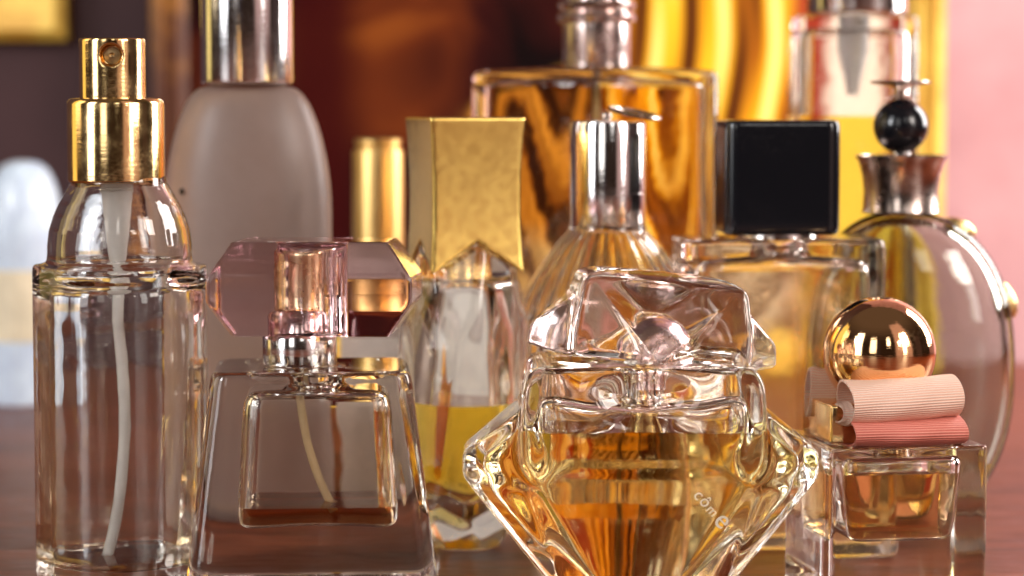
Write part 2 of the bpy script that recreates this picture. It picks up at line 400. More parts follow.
link('canvas', to_mesh('canvas', box_bm(X1 - X0 - 2.2, 0.4, Z1 - 2.2, ((X0 + X1) / 2, 0.1, Z1 / 2), 0), False), M['canvas'], pic)
g = NT('gilded_wood'); fn = g.noise(50, 5, 0.6)
M['frame'] = g.surf(g.n('ShaderNodeBsdfPrincipled', {'Base Color': g.mix(g.mr(fn, 0.4, 0.65), (0.86, 0.58, 0.10, 1), (0.66, 0.36, 0.05, 1)), 'Metallic': 0.25, 'Roughness': 0.42,
    'Normal': g.bump(fn, 0.4, 0.001)}).outputs[0])
def frame_bm(x0, x1, z0, z1, w, prof, keep=(0, 1, 2, 3)):
    bm = bmesh.new(); loops = []
    for (t, y) in prof:            # t: 0 outer edge .. w inner edge, y depth
        loops.append([bm.verts.new(p) for p in ((x0 + t, y, z0 + t), (x1 - t, y, z0 + t), (x1 - t, y, z1 - t), (x0 + t, y, z1 - t))])
    for A, B in zip(loops, loops[1:] + loops[:1]):
        for i in keep: bm.faces.new((A[i], A[(i+1) % 4], B[(i+1) % 4], B[i]))
    bmesh.ops.delete(bm, geom=[v for v in bm.verts if not v.link_faces], context='VERTS')
    bmesh.ops.recalc_face_normals(bm, faces=bm.faces); scale_bm(bm); return bm
PR = [(0, 1.2), (0, -0.5), (0.12, -0.75), (0.4, -0.85), (0.62, -0.5), (0.8, -0.6), (1.05, -0.55), (1.3, -0.2), (1.4, -0.15), (1.4, 1.2)]
link('frame', to_mesh('frame', frame_bm(X0, X1, 0.02, Z1, 1.4, PR, (0, 1, 2)), True, 28), M['frame'], pic)
g = NT('shaded_gilding'); fn = g.noise(40, 5, 0.65)
st = link('frame_stile', to_mesh('frame_stile', frame_bm(X0, X1, 0.02, Z1, 1.4, PR, (3,)), True, 28), g.surf(g.n('ShaderNodeBsdfPrincipled', {'Base Color': g.mix(g.mr(fn, 0.42, 0.66), (0.09, 0.028, 0.012, 1), (0.30, 0.12, 0.02, 1)), 'Roughness': 0.45, 'Specular IOR Level': 0.3}).outputs[0]), pic)  # dimmer light on the left side put into a dark brown colour
st['label'] = 'left side of the frame, its shade put into a darker gilding'

sp2 = thing('small_frame', 'small gilded frame corner hanging on the wall at the top left', 'frame', -22.2, 49.6, z=12.75)
link('frame', to_mesh('frame', frame_bm(-4.6, 4.6, 0, 14, 2.4, [(0, 0.4), (0, -0.6), (0.4, -0.9), (1.6, -0.6), (2.4, -0.3), (2.4, 0.4)]), True, 28), M['frame'], sp2)
link('picture', to_mesh('picture', box_bm(4.8, 0.2, 9.6, (0, 0.1, 7.0)), False), plain('dark_print', (0.20, 0.12, 0.05), 0.4), sp2)

# ------------------------------------------------------------------ far bottle on the left
t = thing('white_bottle', 'blurred bluish white bottle standing far back at the left edge', 'bottle', -16.6, 35.0)
lathe('body', [(0, 0.0), (1.2, 0.0), (1.28, 0.1), (1.28, 5.3), (1.30, 5.4)] + [(1.30 * math.cos(a) ** 0.62, 5.4 + 2.9 * math.sin(a) ** 0.85) for a in (0.1 * i for i in range(1, 16))] + [(0, 8.31)],
      plain('bluish_white_plastic', (0.66, 0.78, 0.97), 0.25, coat=0.4), t)
lathe('label_band', [(1.295, 2.2), (1.31, 2.22), (1.31, 4.6), (1.295, 4.62)], plain('cream_label', (0.80, 0.70, 0.50), 0.5), t)

# ------------------------------------------------------------------ 1. tall atomizer, front left
t = thing('perfume_bottle', 'tall empty fluted glass atomizer with a gold spray head, standing front left', 'perfume bottle', -8.17, 2.0)
def clover(x, y, off, k=0.05):
    c0, r0 = 0.49, 1.325 - off
    return smin([np.sqrt((x - c0*math.cos(a))**2 + (y - c0*math.sin(a))**2) - r0 for a in (math.pi/2*i + R(-3) for i in range(4))], k)
def dome_r(z): return np.interp(z, [6.3, 6.9, 7.2, 7.5, 7.8, 8.05, 8.3, 8.5, 8.75], [1.49, 1.49, 1.485, 1.45, 1.36, 1.25, 1.10, 0.99, 0.93])
def A_out(x, y, z):
    r = np.sqrt(x*x + y*y); th = np.arctan2(y, x)
    body = smax([clover(x, y, 0), z - 6.82, -z], 0.05)
    zz = np.clip(z, 6.3, 8.75)
    rd = dome_r(zz) * (1 + 0.008 * np.cos(8 * th))
    dome = smax([(r - rd) * 0.85, z - 8.7, 6.3 - z], 0.03)
    return smin([body, dome], 0.05)
def A_in(x, y, z):
    r = np.sqrt(x*x + y*y); th = np.arctan2(y, x)
    sh = 0.30 + 0.25 * np.clip((z - 6.0), 0, 1)
    body = smax([clover(x, y, 0.28, 0.18) , z - 6.45, 0.55 - z + 0.12 * r * r * 0], 0.12)
    dome = smax([(r - dome_r(np.clip(z, 6.3, 8.7)) * (1 + 0.008 * np.cos(8 * th)) + 0.22) * 0.85, z - 8.6, 5.9 - z], 0.06)
    return smin([body, dome], 0.12)
vessel(nets_bm(A_out, (-1.9, -1.9, 0), (1.9, 1.9, 8.75), 0.055), nets_bm(A_in, (-1.6, -1.6, 0.5), (1.6, 1.6, 8.6), 0.055), 0.74,
       M['clear'], liquid('pale_yellow_liquid', (0.85, 0.62, 0.18), 60), t)
col_ = lathe('collar', [(0.0, 0.0), (0.98, 0.0), (1.005, 0.03), (1.005, 1.60), (0.99, 1.66), (0.94, 1.71), (0.70, 1.74), (0.0, 1.74)], M['gold'], t, loc=(-0.05, 0, 8.52))
def A_head(x, y, z):
    r = np.sqrt(x*x + y*y)
    cyl = smax([r - 0.685, z - 1.28, -z], 0.02)
    nz_ = np.sqrt((x - 0.07)**2 + (z - 0.92)**2) - 0.22
    return smax([cyl, -smax([nz_, y + 0.42], 0.01)], 0.015)
sh = solid('spray_head', A_head, (-0.7, -0.7, 0), (0.7, 0.7, 1.3), 0.022, M['gold'], t, loc=(-0.11, 0, 10.2))
lathe('nozzle', [(0, 0), (0.17, 0), (0.17, 0.05), (0.06, 0.07), (0.03, 0.04), (0, 0.03)], M['nozzle'], sh, loc=(0.07, -0.42, 0.92), rot=(90, 0, 0), n=48)
ph = lathe('pump_housing', [(0, 0), (0.16, 0), (0.17, 0.05), (0.20, 0.3), (0.30, 1.2), (0.32, 1.5)] + [p for i in range(6) for p in ((0.34, 1.55 + 0.07 * i), (0.31, 1.585 + 0.07 * i))] + [(0.45, 2.0), (0.0, 2.0)], M['tube'], t, loc=(-0.05, 0, 6.75), n=48)
lathe('tube_socket', [(0, 0), (0.15, 0), (0.23, 0.12), (0.24, 0.26), (0.16, 0.33), (0, 0.33)], M['tube'], t, loc=(-0.05, 0, 6.35), n=48)
link('dip_tube', to_mesh('dip_tube', tube_bm([(-0.05, 0, 6.4)] + bez((-0.08, 0, 5.6), (0.28, -0.1, 2.8), (-0.32, -0.25, 0.62), 24), 0.115, 20)), M['tube'], t)

# ------------------------------------------------------------------ 2. frosted bottle behind it
t = thing('perfume_bottle', 'frosted grey pink bottle with rounded shoulders and a tall silver cap, behind the tall atomizer', 'perfume bottle', -6.33, 10.0)
fz = [(0, 0), (1.75, 0), (1.95, 0.15), (2.0, 0.4), (2.0, 7.6)] + [(2.0 - 0.98 * (1 - math.cos(a)) ** 0.9, 7.6 + 2.95 * math.sin(a)) for a in (math.pi / 2 * i / 14 for i in range(1, 15))] + [(0.9, 10.58), (0.9, 10.9), (0, 10.9)]
g = NT('frosted_glass')
pb = g.n('ShaderNodeBsdfPrincipled', {'Base Color': g.mix(g.mr(g.noise(30, 4, 0.6), 0.35, 0.7), (0.48, 0.36, 0.31, 1), (0.56, 0.44, 0.39, 1)), 'Roughness': 0.36, 'Transmission Weight': 0.68, 'IOR': 1.3,
      'Normal': g.bump(g.noise(900, 2, 0.5), 0.3, 0.0002)})
#
M['frost'] = g.surf(pb.outputs[0])
lathe('glass_body', fz, M['frost'], t, sy=0.62)
lathe('cap', can(1.10, 4.4, 0.08), M['silver'], t, loc=(0, 0, 10.62))
lathe('dot', can(0.075, 0.03, 0.01), M['black'], t, loc=(-1.47, -0.86, 8.08), rot=(90, 0, -42), n=24)

# ------------------------------------------------------------------ 3. flared bottle with pink acrylic cap
t = thing('perfume_bottle', 'wide flared glass bottle with faceted pink acrylic cap and little orange perfume left', 'perfume bottle', -4.2, 2.2, 4.0)
def taper(zb, zt, b, t_):
    def f(z): return b + (t_ - b) * (z - zb) / (zt - zb)
    return f
def C_out(x, y, z):
    hx = taper(0, 4.7, 2.62, 2.04)(z); hy = taper(0, 4.7, 1.9, 1.62)(z)
    k = 1.0
    return smax([rrect2(x, y, hx, hy, 0.42) * 0.98, z - 4.68, -z], 0.07)
def C_in(x, y, z):
    x = x - 0.12
    hx = taper(1.5, 4.3, 1.66, 1.50)(z); hy = taper(1.5, 4.3, 1.05, 0.95)(z)
    a = smax([rrect2(x, y, hx, hy, 0.40), z - 4.22, 1.36 - z + 0.05 * np.cos(x * 1.1)], 0.13)
    r = np.sqrt(x*x + y*y)
    return smin([a, smax([r - 0.5, z - 4.60, 3.9 - z], 0.04)], 0.12)
M['orange_liq'] = liquid('orange_liquid', (0.86, 0.52, 0.08), 120)
vessel(nets_bm(C_out, (-2.7, -1.95, 0), (2.7, 1.95, 4.7), 0.06), nets_bm(C_in, (-1.7, -1.1, 1.2), (1.7, 1.1, 4.6), 0.05), 1.82, M['thick'], M['orange_liq'], t)
lathe('neck_collar', [(0, 0), (0.76, 0), (0.78, 0.03), (0.78, 0.66), (0.74, 0.72), (0, 0.72)], M['silver'], t, loc=(-0.25, 0, 4.69))
link('dip_tube', to_mesh('dip_tube', tube_bm(bez((-0.25, 0, 4.6), (-0.3, 0, 3.0), (0.45, -0.1, 1.62), 20), 0.085, 16)), plain('amber_tube', (0.75, 0.55, 0.30), 0.3, trans=0.3), t)
def C_cap(x, y, z):
    b = hull_f([(sx_*2.12, sy_*1.25, zz) for sx_ in (-1, 1) for sy_ in (-1, 1) for zz in (-0.26, 0.24)] +
               [(sx_*1.62, sy_*0.95, zz) for sx_ in (-1, 1) for sy_ in (-1, 1) for zz in (-0.98, 0.98)], 0.018)(x, y, z)
    return b
def C_capin(x, y, z):
    r = np.sqrt((x + 0.03)**2 + y*y); return smax([r - 0.74, z - 0.78, -0.90 - z], 0.03)
co = nets_bm(C_cap, (-2.15, -1.3, -1), (2.15, 1.3, 1), 0.05); ci = nets_bm(C_capin, (-0.85, -0.8, -0.9), (0.8, 0.8, 0.8), 0.05)
cap = vessel(co, ci, None, M['acrylic'], None, t, body='cap')
cap.location = (0.10 * S, 0, 6.32 * S); cap.rotation_euler = (0, 0, R(-7))
sa = lathe('spray_head', can(0.56, 1.05, 0.07), metal('pale_gold', (1.0, 0.82, 0.50), 0.22, 0.1), t, loc=(-0.17, 0, 5.95))
lathe('spray_collar', [(0, 0), (0.70, 0), (0.70, 0.42), (0.66, 0.50), (0.5, 0.52), (0, 0.52)], metal('pink_silver', (0.92, 0.74, 0.70), 0.12, 0.1), t, loc=(-0.17, 0, 5.44))

# ------------------------------------------------------------------ 4. crystal bottle under a square gold cap
t = thing('perfume_bottle', 'faceted crystal bottle half full of yellow perfume under a square notched gold cap', 'perfume bottle', -1.08, 7.0, 17.5)
def roofz(x, y, pk, sl): return np.maximum(pk - sl * np.abs(x), pk - sl * np.abs(y))
fac = []
for i in range(8):
    a = R(45 * i + 22.5 * 0); d = 1.42 if i % 2 == 0 else 1.50
    tilt = (0.05 if i % 2 else -0.03); fac.append((math.cos(a), math.sin(a), tilt, d))
def D_out(x, y, z):
    zc = z - 3.6
    pr = smax([nx * x + ny * y + tl * zc - d for nx, ny, tl, d in fac] +
              [0.989 * (math.cos(R(45*i+20)) * x + math.sin(R(45*i+20)) * y) + (0.16 + 0.12 * (i % 2)) * z - (0.989 * 1.46 + (0.16 + 0.12 * (i % 2)) * (4.7 + 0.5 * (i % 2))) for i in range(8)] +
              [(0.80 * (math.cos(R(45*i+20)) * x + math.sin(R(45*i+20)) * y) - 0.60 * z - 0.62) for i in range(8)], 0.035)
    rf = (z - roofz(x, y, 7.02, 0.70)) * 0.8
    return smax([pr, rf, -z], 0.03)
def D_in(x, y, z):
    pr = smax([math.cos(R(60*i+12)) * x + math.sin(R(60*i+12)) * y + 0.04 * (1 if i % 2 else -1) * (z - 3.5) - 1.06 for i in range(6)] +
              [0.62 * (math.cos(R(90*i+30)) * x + math.sin(R(90*i+30)) * y) - 0.78 * (z - 0.60) for i in range(4)], 0.06)
    return smax([pr, z - 6.2], 0.1)
M['yellow_liq'] = liquid('yellow_liquid', (0.974, 0.83, 0.03), 165)
vessel(nets_bm(D_out, (-1.7, -1.7, 0), (1.7, 1.7, 7.05), 0.05), nets_bm(D_in, (-1.4, -1.4, 0.5), (1.4, 1.4, 6.2), 0.055), 3.36, M['thick'], M['yellow_liq'], t)
def D_cap(x, y, z):
    hw = 1.03 + 0.075 * ((z - 8.0) / 1.8)**2
    bx = smax([np.abs(x) - hw, np.abs(y) - hw, z - 9.84 , 6.2 - z], 0.02)
    rf = (roofz(x, y, 7.07, 0.70) - z) * 0.8
    return smax([bx, rf], 0.012)
g = NT('aged_gold')
pits = g.mr(g.n('ShaderNodeTexVoronoi', {'Vector': g.obj(), 'Scale': 420.0}).outputs[0], 0.10, 0.26, 1, 0)
pz = g.math('MULTIPLY', pits, g.mr(g.noise(75, 3, 0.6), 0.555, 0.62))
_q = g.n('ShaderNodeSeparateXYZ', {0: g.obj()})
pz = g.math('MULTIPLY', pz, g.math('MULTIPLY', g.mr(_q.outputs[2], 0.084, 0.090), g.mr(_q.outputs[0], -0.002, 0.003)))
base = g.mix(g.mr(g.noise(70, 5, 0.65), 0.42, 0.68), (0.97, 0.71, 0.20, 1), (0.96, 0.695, 0.19, 1))
base = g.mix(pz, base, (0.10, 0.05, 0.012, 1))
M['aged'] = g.surf(g.n('ShaderNodeBsdfPrincipled', {'Base Color': base, 'Metallic': g.math('SUBTRACT', 1.0, g.math('MULTIPLY', pz, 0.8)), 'Roughness': g.mr(g.noise(500, 3, 0.5), 0.3, 0.7, 0.20, 0.26),
        'Normal': g.bump(pz, -0.5, 0.0006)}).outputs[0])
solid('cap', D_cap, (-1.12, -1.12, 6.2), (1.12, 1.12, 9.86), 0.04, M['aged'], t)
lathe('stopper', [(0, 0), (0.34, 0), (0.36, 0.1), (0.36, 1.3), (0, 1.3)], M['old_gold'], t, loc=(0, 0, 5.95), n=40)

# ------------------------------------------------------------------ 5. gold tube
t = thing('perfume_tube', 'slim blurred satin gold cylinder between the frosted bottle and the square gold cap', 'perfume bottle', -3.75, 20.0)
M['tan_gold'] = metal('satin_tan_gold', (0.72, 0.47, 0.17), 0.36, 0.12, (0.6, 0.38, 0.12), 0.55, 60)
lathe('body', can(0.70, 5.6, 0.05), M['tan_gold'], t)
lathe('cap', [(0, 0), (0.66, 0), (0.66, 0.05), (0.71, 0.08), (0.71, 3.2), (0.69, 3.3), (0.62, 3.34), (0.62, 3.42), (0.66, 3.46), (0.66, 3.58), (0.6, 3.62), (0, 3.62)], M['tan_gold'], t, loc=(0, 0, 5.6))
# white carton
t = thing('carton', 'low white carton behind the faceted crystal bottle, edge showing beside the pink cap', 'box', -2.15, 12.3, -3)
ct = link('box', to_mesh('box', box_bm(4.1, 1.8, 4.75, (0, 0, 2.375), 0.06), True, 40), plain('white_card', (0.90, 0.87, 0.83), 0.6), t)
link('lid', to_mesh('lid', box_bm(4.16, 1.86, 0.35, (0, 0, 4.58), 0.04), True, 40), plain('card_lid', (0.78, 0.72, 0.69), 0.6), ct)

text_part('RE', 0.42, M['black'], ct, (0.42, -0.905, 0.34), (90, 0, 0), name='print')
# ------------------------------------------------------------------ 6. big flat amber bottle
t = thing('perfume_bottle', 'large flat rectangular bottle full of amber perfume with a silver neck, at the back centre', 'perfume bottle', 2.13, 15.0)
def slab(hx, hy, r, z0, z1, kz=0.08, bow=0.0):
    return lambda x, y, z: smax([rrect2(x, y, hx, hy, r), z - z1 + bow * x * x, z0 - z], kz)
F_out = slab(3.15, 1.15, 0.35, 0, 11.12, 0.08, 0.012)
def F_in(x, y, z):
    hy = 0.80 + 0.10 * np.cos(x * 2.2) + 0.05 * np.sin(z * 1.3 + x)
    return smax([rrect2(x, y, 2.82, hy, 0.3), z - 10.86 + 0.02 * x * x, 0.7 - z], 0.1)
M['amber_liq'] = liquid('amber_liquid', (0.90, 0.73, 0.32), 125)
vessel(nets_bm(F_out, (-3.2, -1.2, 0), (3.2, 1.2, 11.1), 0.08), nets_bm(F_in, (-2.9, -1.0, 0.6), (2.9, 1.0, 10.9), 0.075), 10.6, M['clear'], M['amber_liq'], t)
lathe('neck_collar', [(0, 0), (0.86, 0), (0.88, 0.04), (0.88, 1.15), (1.0, 1.2), (1.03, 1.32), (0.98, 1.42), (0.92, 1.46), (0.98, 1.52), (1.02, 1.62), (0.96, 1.72), (0.86, 1.76), (0, 1.76)], M['pinksilver'], t, loc=(0.05, 0, 11.08))
lathe('cap', can(0.80, 2.4, 0.1), M['silver'], t, loc=(0.05, 0, 12.82))
link('dip_tube', to_mesh('dip_tube', tube_bm([(0.05, 0, 10.9), (0.02, 0, 8), (-0.05, 0.05, 1.0)], 0.10, 14)), M['tube'], t)

# ------------------------------------------------------------------ 7. ribbed round bottle with silver cap
t = thing('perfume_bottle', 'round ribbed glass bottle with shiny silver cap topped by a thin ring', 'perfume bottle', 2.22, 8.0)
gp = [(0.9, 7.32), (0.93, 7.2), (1.12, 7.0), (1.42, 6.6), (1.72, 6.15), (1.98, 5.65), (2.15, 5.1), (2.22, 4.4), (2.15, 3.4), (1.95, 2.2), (1.7, 1.2), (1.5, 0.5), (1.42, 0.12), (1.3, 0.0)]
def resam(p, n):
    q = [Vector((a, b)) for a, b in p]; out = []
    for i in range(len(q) - 1):
        for k in range(n):
            t_ = k / n; p0 = q[max(i-1, 0)]; p1 = q[i]; p2 = q[i+1]; p3 = q[min(i+2, len(q)-1)]
            v = 0.5 * ((2*p1) + (p2-p0)*t_ + (2*p0-5*p1+4*p2-p3)*t_**2 + (3*p1-p0-3*p2+p3)*t_**3); out.append((v.x, v.y))
    out.append(tuple(q[-1])); return out
gr = resam(gp, 4)
rib = lambda a, z: 1 + 0.012 * abs(math.cos(12 * a)) * min(1, max(0, (7.2 - z) / 1.0))
og = lathe_bm([(0, 7.32)] + gr + [(0, 0.0)], 288, rf=rib)
ig = lathe_bm([(0, 7.15)] + [(max(r - 0.26, 0.3), max(z * 0.985, 0.5)) for r, z in gr if z > 0.6] + [(0, 0.5)], 192, rf=lambda a, z: 1 + 0.012 * math.cos(24 * a))
vessel(og, ig, 2.6, M['clear'], liquid('gold_liquid', (0.88, 0.62, 0.20), 35), t)
lathe('cap', [(0, 0), (0.86, 0), (0.88, 0.03), (0.88, 0.80), (0.865, 0.815), (0.865, 0.835), (0.88, 0.85), (0.88, 2.38), (0.86, 2.44), (0.80, 2.47), (0, 2.47)], M['silver'], t, loc=(0, 0, 7.28))
ring = lathe('ring', [(0.50, -0.045), (0.60, -0.045), (0.64, 0), (0.60, 0.045), (0.50, 0.045), (0.47, 0)], M['bronze'], t, loc=(0.62, -0.1, 9.93), rot=(6, 11, 0), closed=True)
lathe('ring_knob', [(0, -0.12)] + [(0.13 * math.cos(a), 0.12 * math.sin(a)) for a in (math.pi * (i / 10 - 0.5) for i in range(1, 10))] + [(0, 0.12)], M['bronze'], t, loc=(-0.04, -0.1, 9.86), n=32)

# ------------------------------------------------------------------ 8. square bottle with black cap
t = thing('perfume_bottle', 'square clear bottle with a large glossy black cap, right of the silver capped bottle', 'perfume bottle', 6.1, 7.6, 3.0)
H_out = slab(2.32, 1.35, 0.32, 0, 7.1, 0.07)
def H_in(x, y, z): 
    a = smax([rrect2(x, y, 1.98, 0.98, 0.25), z - 6.72 + 0.03 * x * x, 0.8 - z], 0.12)
    return smin([a, smax([np.sqrt(x*x + y*y) - 0.6, z - 7.0, 6 - z], 0.04)], 0.1)
M['soft'] = glass('soft_clear_glass', (0.99, 0.97, 0.95), rough=0.09)
vessel(nets_bm(H_out, (-2.4, -1.4, 0), (2.4, 1.4, 7.1), 0.07), nets_bm(H_in, (-2.0, -1.0, 0.7), (2.0, 1.0, 7.0), 0.065), 6.35, M['soft'], liquid('peach_liquid', (0.92, 0.78, 0.62), 10), t)
solid('cap', lambda x, y, z: smax([rrect2(x, y, 1.33, 0.98, 0.32), z - 9.78, 7.16 - z], 0.06), (-1.4, -1.0, 7.1), (1.4, 1.0, 9.75), 0.05, M['black'], t)
lathe('neck_collar', [(0, 0), (0.95, 0), (0.95, 0.10), (0, 0.10)], M['silver'], t, loc=(0, 0, 7.08))

# ------------------------------------------------------------------ 9. clear bottle with yellow liquid, back right
t = thing('perfume_bottle', 'tall clear rectangular bottle two thirds full of bright yellow perfume, at the back right', 'perfume bottle', 9.3, 18.5, -4)
I_out = slab(1.70, 1.25, 0.35, 0, 12.55, 0.07)
I_in = slab(1.44, 0.98, 0.28, 0.8, 12.2, 0.10)
vessel(nets_bm(I_out, (-1.8, -1.3, 0), (1.8, 1.3, 12.6), 0.07), nets_bm(I_in, (-1.5, -1.0, 0.7), (1.5, 1.0, 12.2), 0.07), 9.85, M['clear'], liquid('bright_yellow_liquid', (0.93, 0.84, 0.06), 130), t)
lathe('cap', can(1.36, 3.5, 0.10), M['silver'], t, loc=(0.1, 0, 12.6))
lathe('pump_housing', [(0, 0), (0.16, 0), (0.2, 0.3), (0.42, 1.2), (0.42, 2.1), (0, 2.1)], M['tube'], t, loc=(0, 0, 10.4), n=40)

# ------------------------------------------------------------------ 10. round flask with black ball stopper
t = thing('perfume_bottle', 'rounded disc shaped flask with a flared metal neck and black ball stopper, at the right', 'perfume bottle', 9.25, 9.6)
def J_shape(off, z0):
    def f(x, y, z):
        a = np.where(x > 0, 2.78, 2.35) - off; cz = 3.85; c_ = np.where(z > cz, 3.75, 3.85) - off
        sw = 0.05 * np.sin(1.5 * x + 0.9 * z) * (1 - np.clip(np.abs(x) / 3, 0, 1))
        b = 1.15 - off * 0.8 + (sw)
        q = (np.abs(x / a)**2.3 + np.abs((z - cz) / c_)**2.4 + np.abs(y / b)**2.2)
        e = (q ** (1 / 2.3) - 1) * 1.3
        return smax([e, z0 - z], 0.06)
    return f
M['smoky'] = glass('smoky_glass', (0.84, 0.86, 0.83), wob=0.0012, wscale=40)
vessel(nets_bm(J_shape(0, 0.0), (-2.85, -1.4, 0), (2.85, 1.4, 7.9), 0.07), nets_bm(J_shape(0.26, 0.7), (-2.5, -1.2, 0.6), (2.5, 1.2, 7.5), 0.07), 1.6, M['smoky'], liquid('rose_liquid', (0.75, 0.45, 0.35), 30), t)
lathe('neck', [(0, 0), (0.90, 0), (0.93, 0.03), (0.90, 0.10), (0.88, 0.5), (0.92, 0.9), (1.0, 1.2), (1.08, 1.34), (1.08, 1.38), (1.02, 1.38), (0.86, 1.1), (0, 1.05)], M['bronze'], t, loc=(0.02, 0, 7.55))
lathe('stem', can(0.22, 0.7, 0.04), M['silver'], t, loc=(0.02, 0, 8.55), n=40)
lathe('ball_stopper', [(0, -0.65)] + [(0.65 * math.cos(a), 0.65 * math.sin(a)) for a in (math.pi * (i / 32 - 0.5) for i in range(1, 32))] + [(0, 0.65)], M['black'], t, loc=(-0.0, 0, 9.62), n=64)
lathe('finial', [(0, 0), (0.34, 0), (0.16, 0.10), (0.12, 0.2), (0.2, 0.30), (0.68, 0.37), (0.72, 0.40), (0.70, 0.43), (0, 0.44)], M['bronze'], t, loc=(-0.02, 0, 10.26), n=64)
for k, (lx, lz, rr, ss) in enumerate(((1.46, 7.20, 30, 0.8), (2.60, 5.45, 75, 0.9))):
    f = lambda x, y, z, s=ss: (np.sqrt((x / (0.52 * s))**2 + (y / 0.22)**2 + (z / (0.26 * s * (1 + 0.5 * x)))**2) - 1) * 0.22
    solid('gold_leaf', f, (-0.7, -0.3, -0.45), (0.7, 0.3, 0.45), 0.04, M['old_gold'], t, loc=(lx, 0.15, lz), rot=(0, rr, 0))

# ------------------------------------------------------------------ 11. star shaped bottle, front centre
t = thing('perfume_bottle', 'star shaped cut glass bottle of amber perfume with a jagged clear glass stopper, front centre', 'perfume bottle', 2.56, 0.0, 0.0)
mir = lambda pts: [(a * i, b * j, c_) for a, b, c_ in pts for i in (-1, 1) for j in (-1, 1)]
hA = hull_f(mir([(3.55, 0.75, 3.22), (3.55, 0.75, 2.72), (2.3, 1.9, 2.6), (2.35, 1.40, 4.15), (1.30, 1.15, 0.0), (1.3, 2.15, 2.9)]), 0.035)
hB = hull_f(mir([(2.30, 1.55, 4.95), (2.34, 1.62, 4.0), (2.20, 1.55, 2.9)]) , 0.07)
hB2 = hull_f(mir([(2.38, 2.0, 4.7), (2.38, 2.12, 3.1), (2.2, 1.8, 5.02), (1.7, 1.7, 2.3)]), 0.07)
def L_out(x, y, z):
    b = smin([hA(x, y, z), hB2(x, y, z)], 0.07)
    # scallop on the shoulders
    dent = np.sqrt(x**2 + (y + 2.35)**2 * 2.2 + ((z - 4.55) * 1.6)**2) - 1.0
    return smax([b, -dent * 0.6], 0.10)
cA = hull_f(mir([(2.95, 0.5, 3.1), (2.95, 0.5, 2.85), (1.95, 1.55, 2.65), (2.0, 1.2, 3.9), (0.85, 0.75, 0.62), (1.05, 1.80, 2.85)]), 0.03)
cB = hull_f(mir([(2.05, 1.50, 4.45), (2.08, 1.66, 3.6), (1.8, 1.5, 3.1)]), 0.10)
def L_in(x, y, z):
    a = smin([cA(x, y, z), cB(x, y, z)], 0.12)
    sad = z - 4.46 + 0.40 * np.exp(-(x / 0.95)**2) - 0.06 * np.cos(3.1 * x)
    a = smax([a, sad * 0.9], 0.12)
    r = np.sqrt(x*x + y*y)
    return smin([a, smax([r - 0.48, z - 4.85, 3.6 - z], 0.05)], 0.10)
M['honey_liq'] = liquid('honey_liquid', (0.88, 0.79, 0.25), 48)
vessel(nets_bm(L_out, (-3.6, -2.3, 0), (3.6, 2.3, 5.0), 0.05), nets_bm(L_in, (-3.15, -1.9, 0.5), (3.15, 1.9, 4.9), 0.05), 3.72, M['cut'], M['honey_liq'], t)
kA = hull_f(mir([(2.55, 0.30, 0.10), (2.50, 0.3, 0.55), (1.5, 1.3, 0.2), (1.4, 0.8, 1.5), (1.9, 0.9, -0.02), (0.4, 1.2, 0.5)]), 0.03)
kB = hull_f(mir([(1.78, 1.15, 0.05), (1.82, 1.2, 0.7), (1.66, 0.95, 1.62), (1.3, 0.55, 1.78)]), 0.05)
def L_cap(x, y, z):
    b = smin([kA(x, y, z), kB(x, y, z)], 0.05)
    for sx_ in (-1, 1):       # raised corner facets with a groove inside them
        w_ = np.abs((x * sx_ - 1.0) * 0.72 - (z - 1.05) * 0.69) - 0.13 + np.maximum(0, 1.22 - np.abs(y)) * 1.2
        b = smax([b, -w_ * 0.6], 0.03)
    # the back is cut as a low four sided pyramid
    b = smax([b, (y + 0.50 * np.abs(x) - 1.22) * 0.9, (y + 0.62 * np.abs(z - 0.75) - 1.12) * 0.85], 0.02)
    return b
lc = nets_bm(L_cap, (-2.6, -1.8, -0.1), (2.6, 1.8, 1.85), 0.045)
cap = link('stopper', to_mesh('stopper', lc), M['cut'], t)
cap.location = (0.22 * S, 0.1 * S, 5.0 * S); cap.rotation_euler = (R(0), R(6), R(7))
lathe('pearl_dome', [(0, 0.0), (0.74, 0.0)] + [(0.80 * math.cos(a), 0.03 + 0.70 * math.sin(a)) for a in (math.pi / 2 * i / 20 for i in range(0, 20))] + [(0, 0.73)], M['pearl'], t, loc=(0.25, 0.1, 5.10), n=64)
lathe('neck_ring', [(0, 0), (0.46, 0), (0.46, 0.5), (0.62, 0.52), (0.62, 0.62), (0, 0.62)], M['pearl'], t, loc=(0.2, 0.1, 4.48), n=64)
lathe('neck_plug', [(0, 0), (0.22, 0), (0.36, 0.1), (0.40, 0.5), (0, 0.5)], M['old_gold'], t, loc=(0.1, 0, 3.55), n=40)
# lettering
def hfront(x, z):       # y of the front face at (x, z), found by marching
    ys = np.arange(-2.6, 0, 0.004); d = L_out(np.full_like(ys, x), ys, np.full_like(ys, z)); return float(ys[np.argmax(d < 0)])
for ch, sz, px_, pz_ in (('c', 0.36, 0.98, 2.50), ('ô', 0.36, 1.11, 2.36), ('m', 0.30, 1.26, 2.18), ('e', 0.58, 1.42, 1.93)):
    yy = hfront(px_, pz_); e = 0.05
    nx = (hfront(px_ + e, pz_) - hfront(px_ - e, pz_)) / (2*e); nz2 = (hfront(px_, pz_ + e) - hfront(px_, pz_ - e)) / (2*e)
    nrm = Vector((nx, -1, nz2)).normalized()
    q = nrm.to_track_quat('Z', 'Y').to_matrix(); q = q @ Matrix.Rotation(R(-48), 3, 'Z')
    ob = text_part(ch, sz, M['letter'], t, (px_, yy - 0.004, pz_), (0, 0, 0)); ob.rotation_euler = q.to_euler()

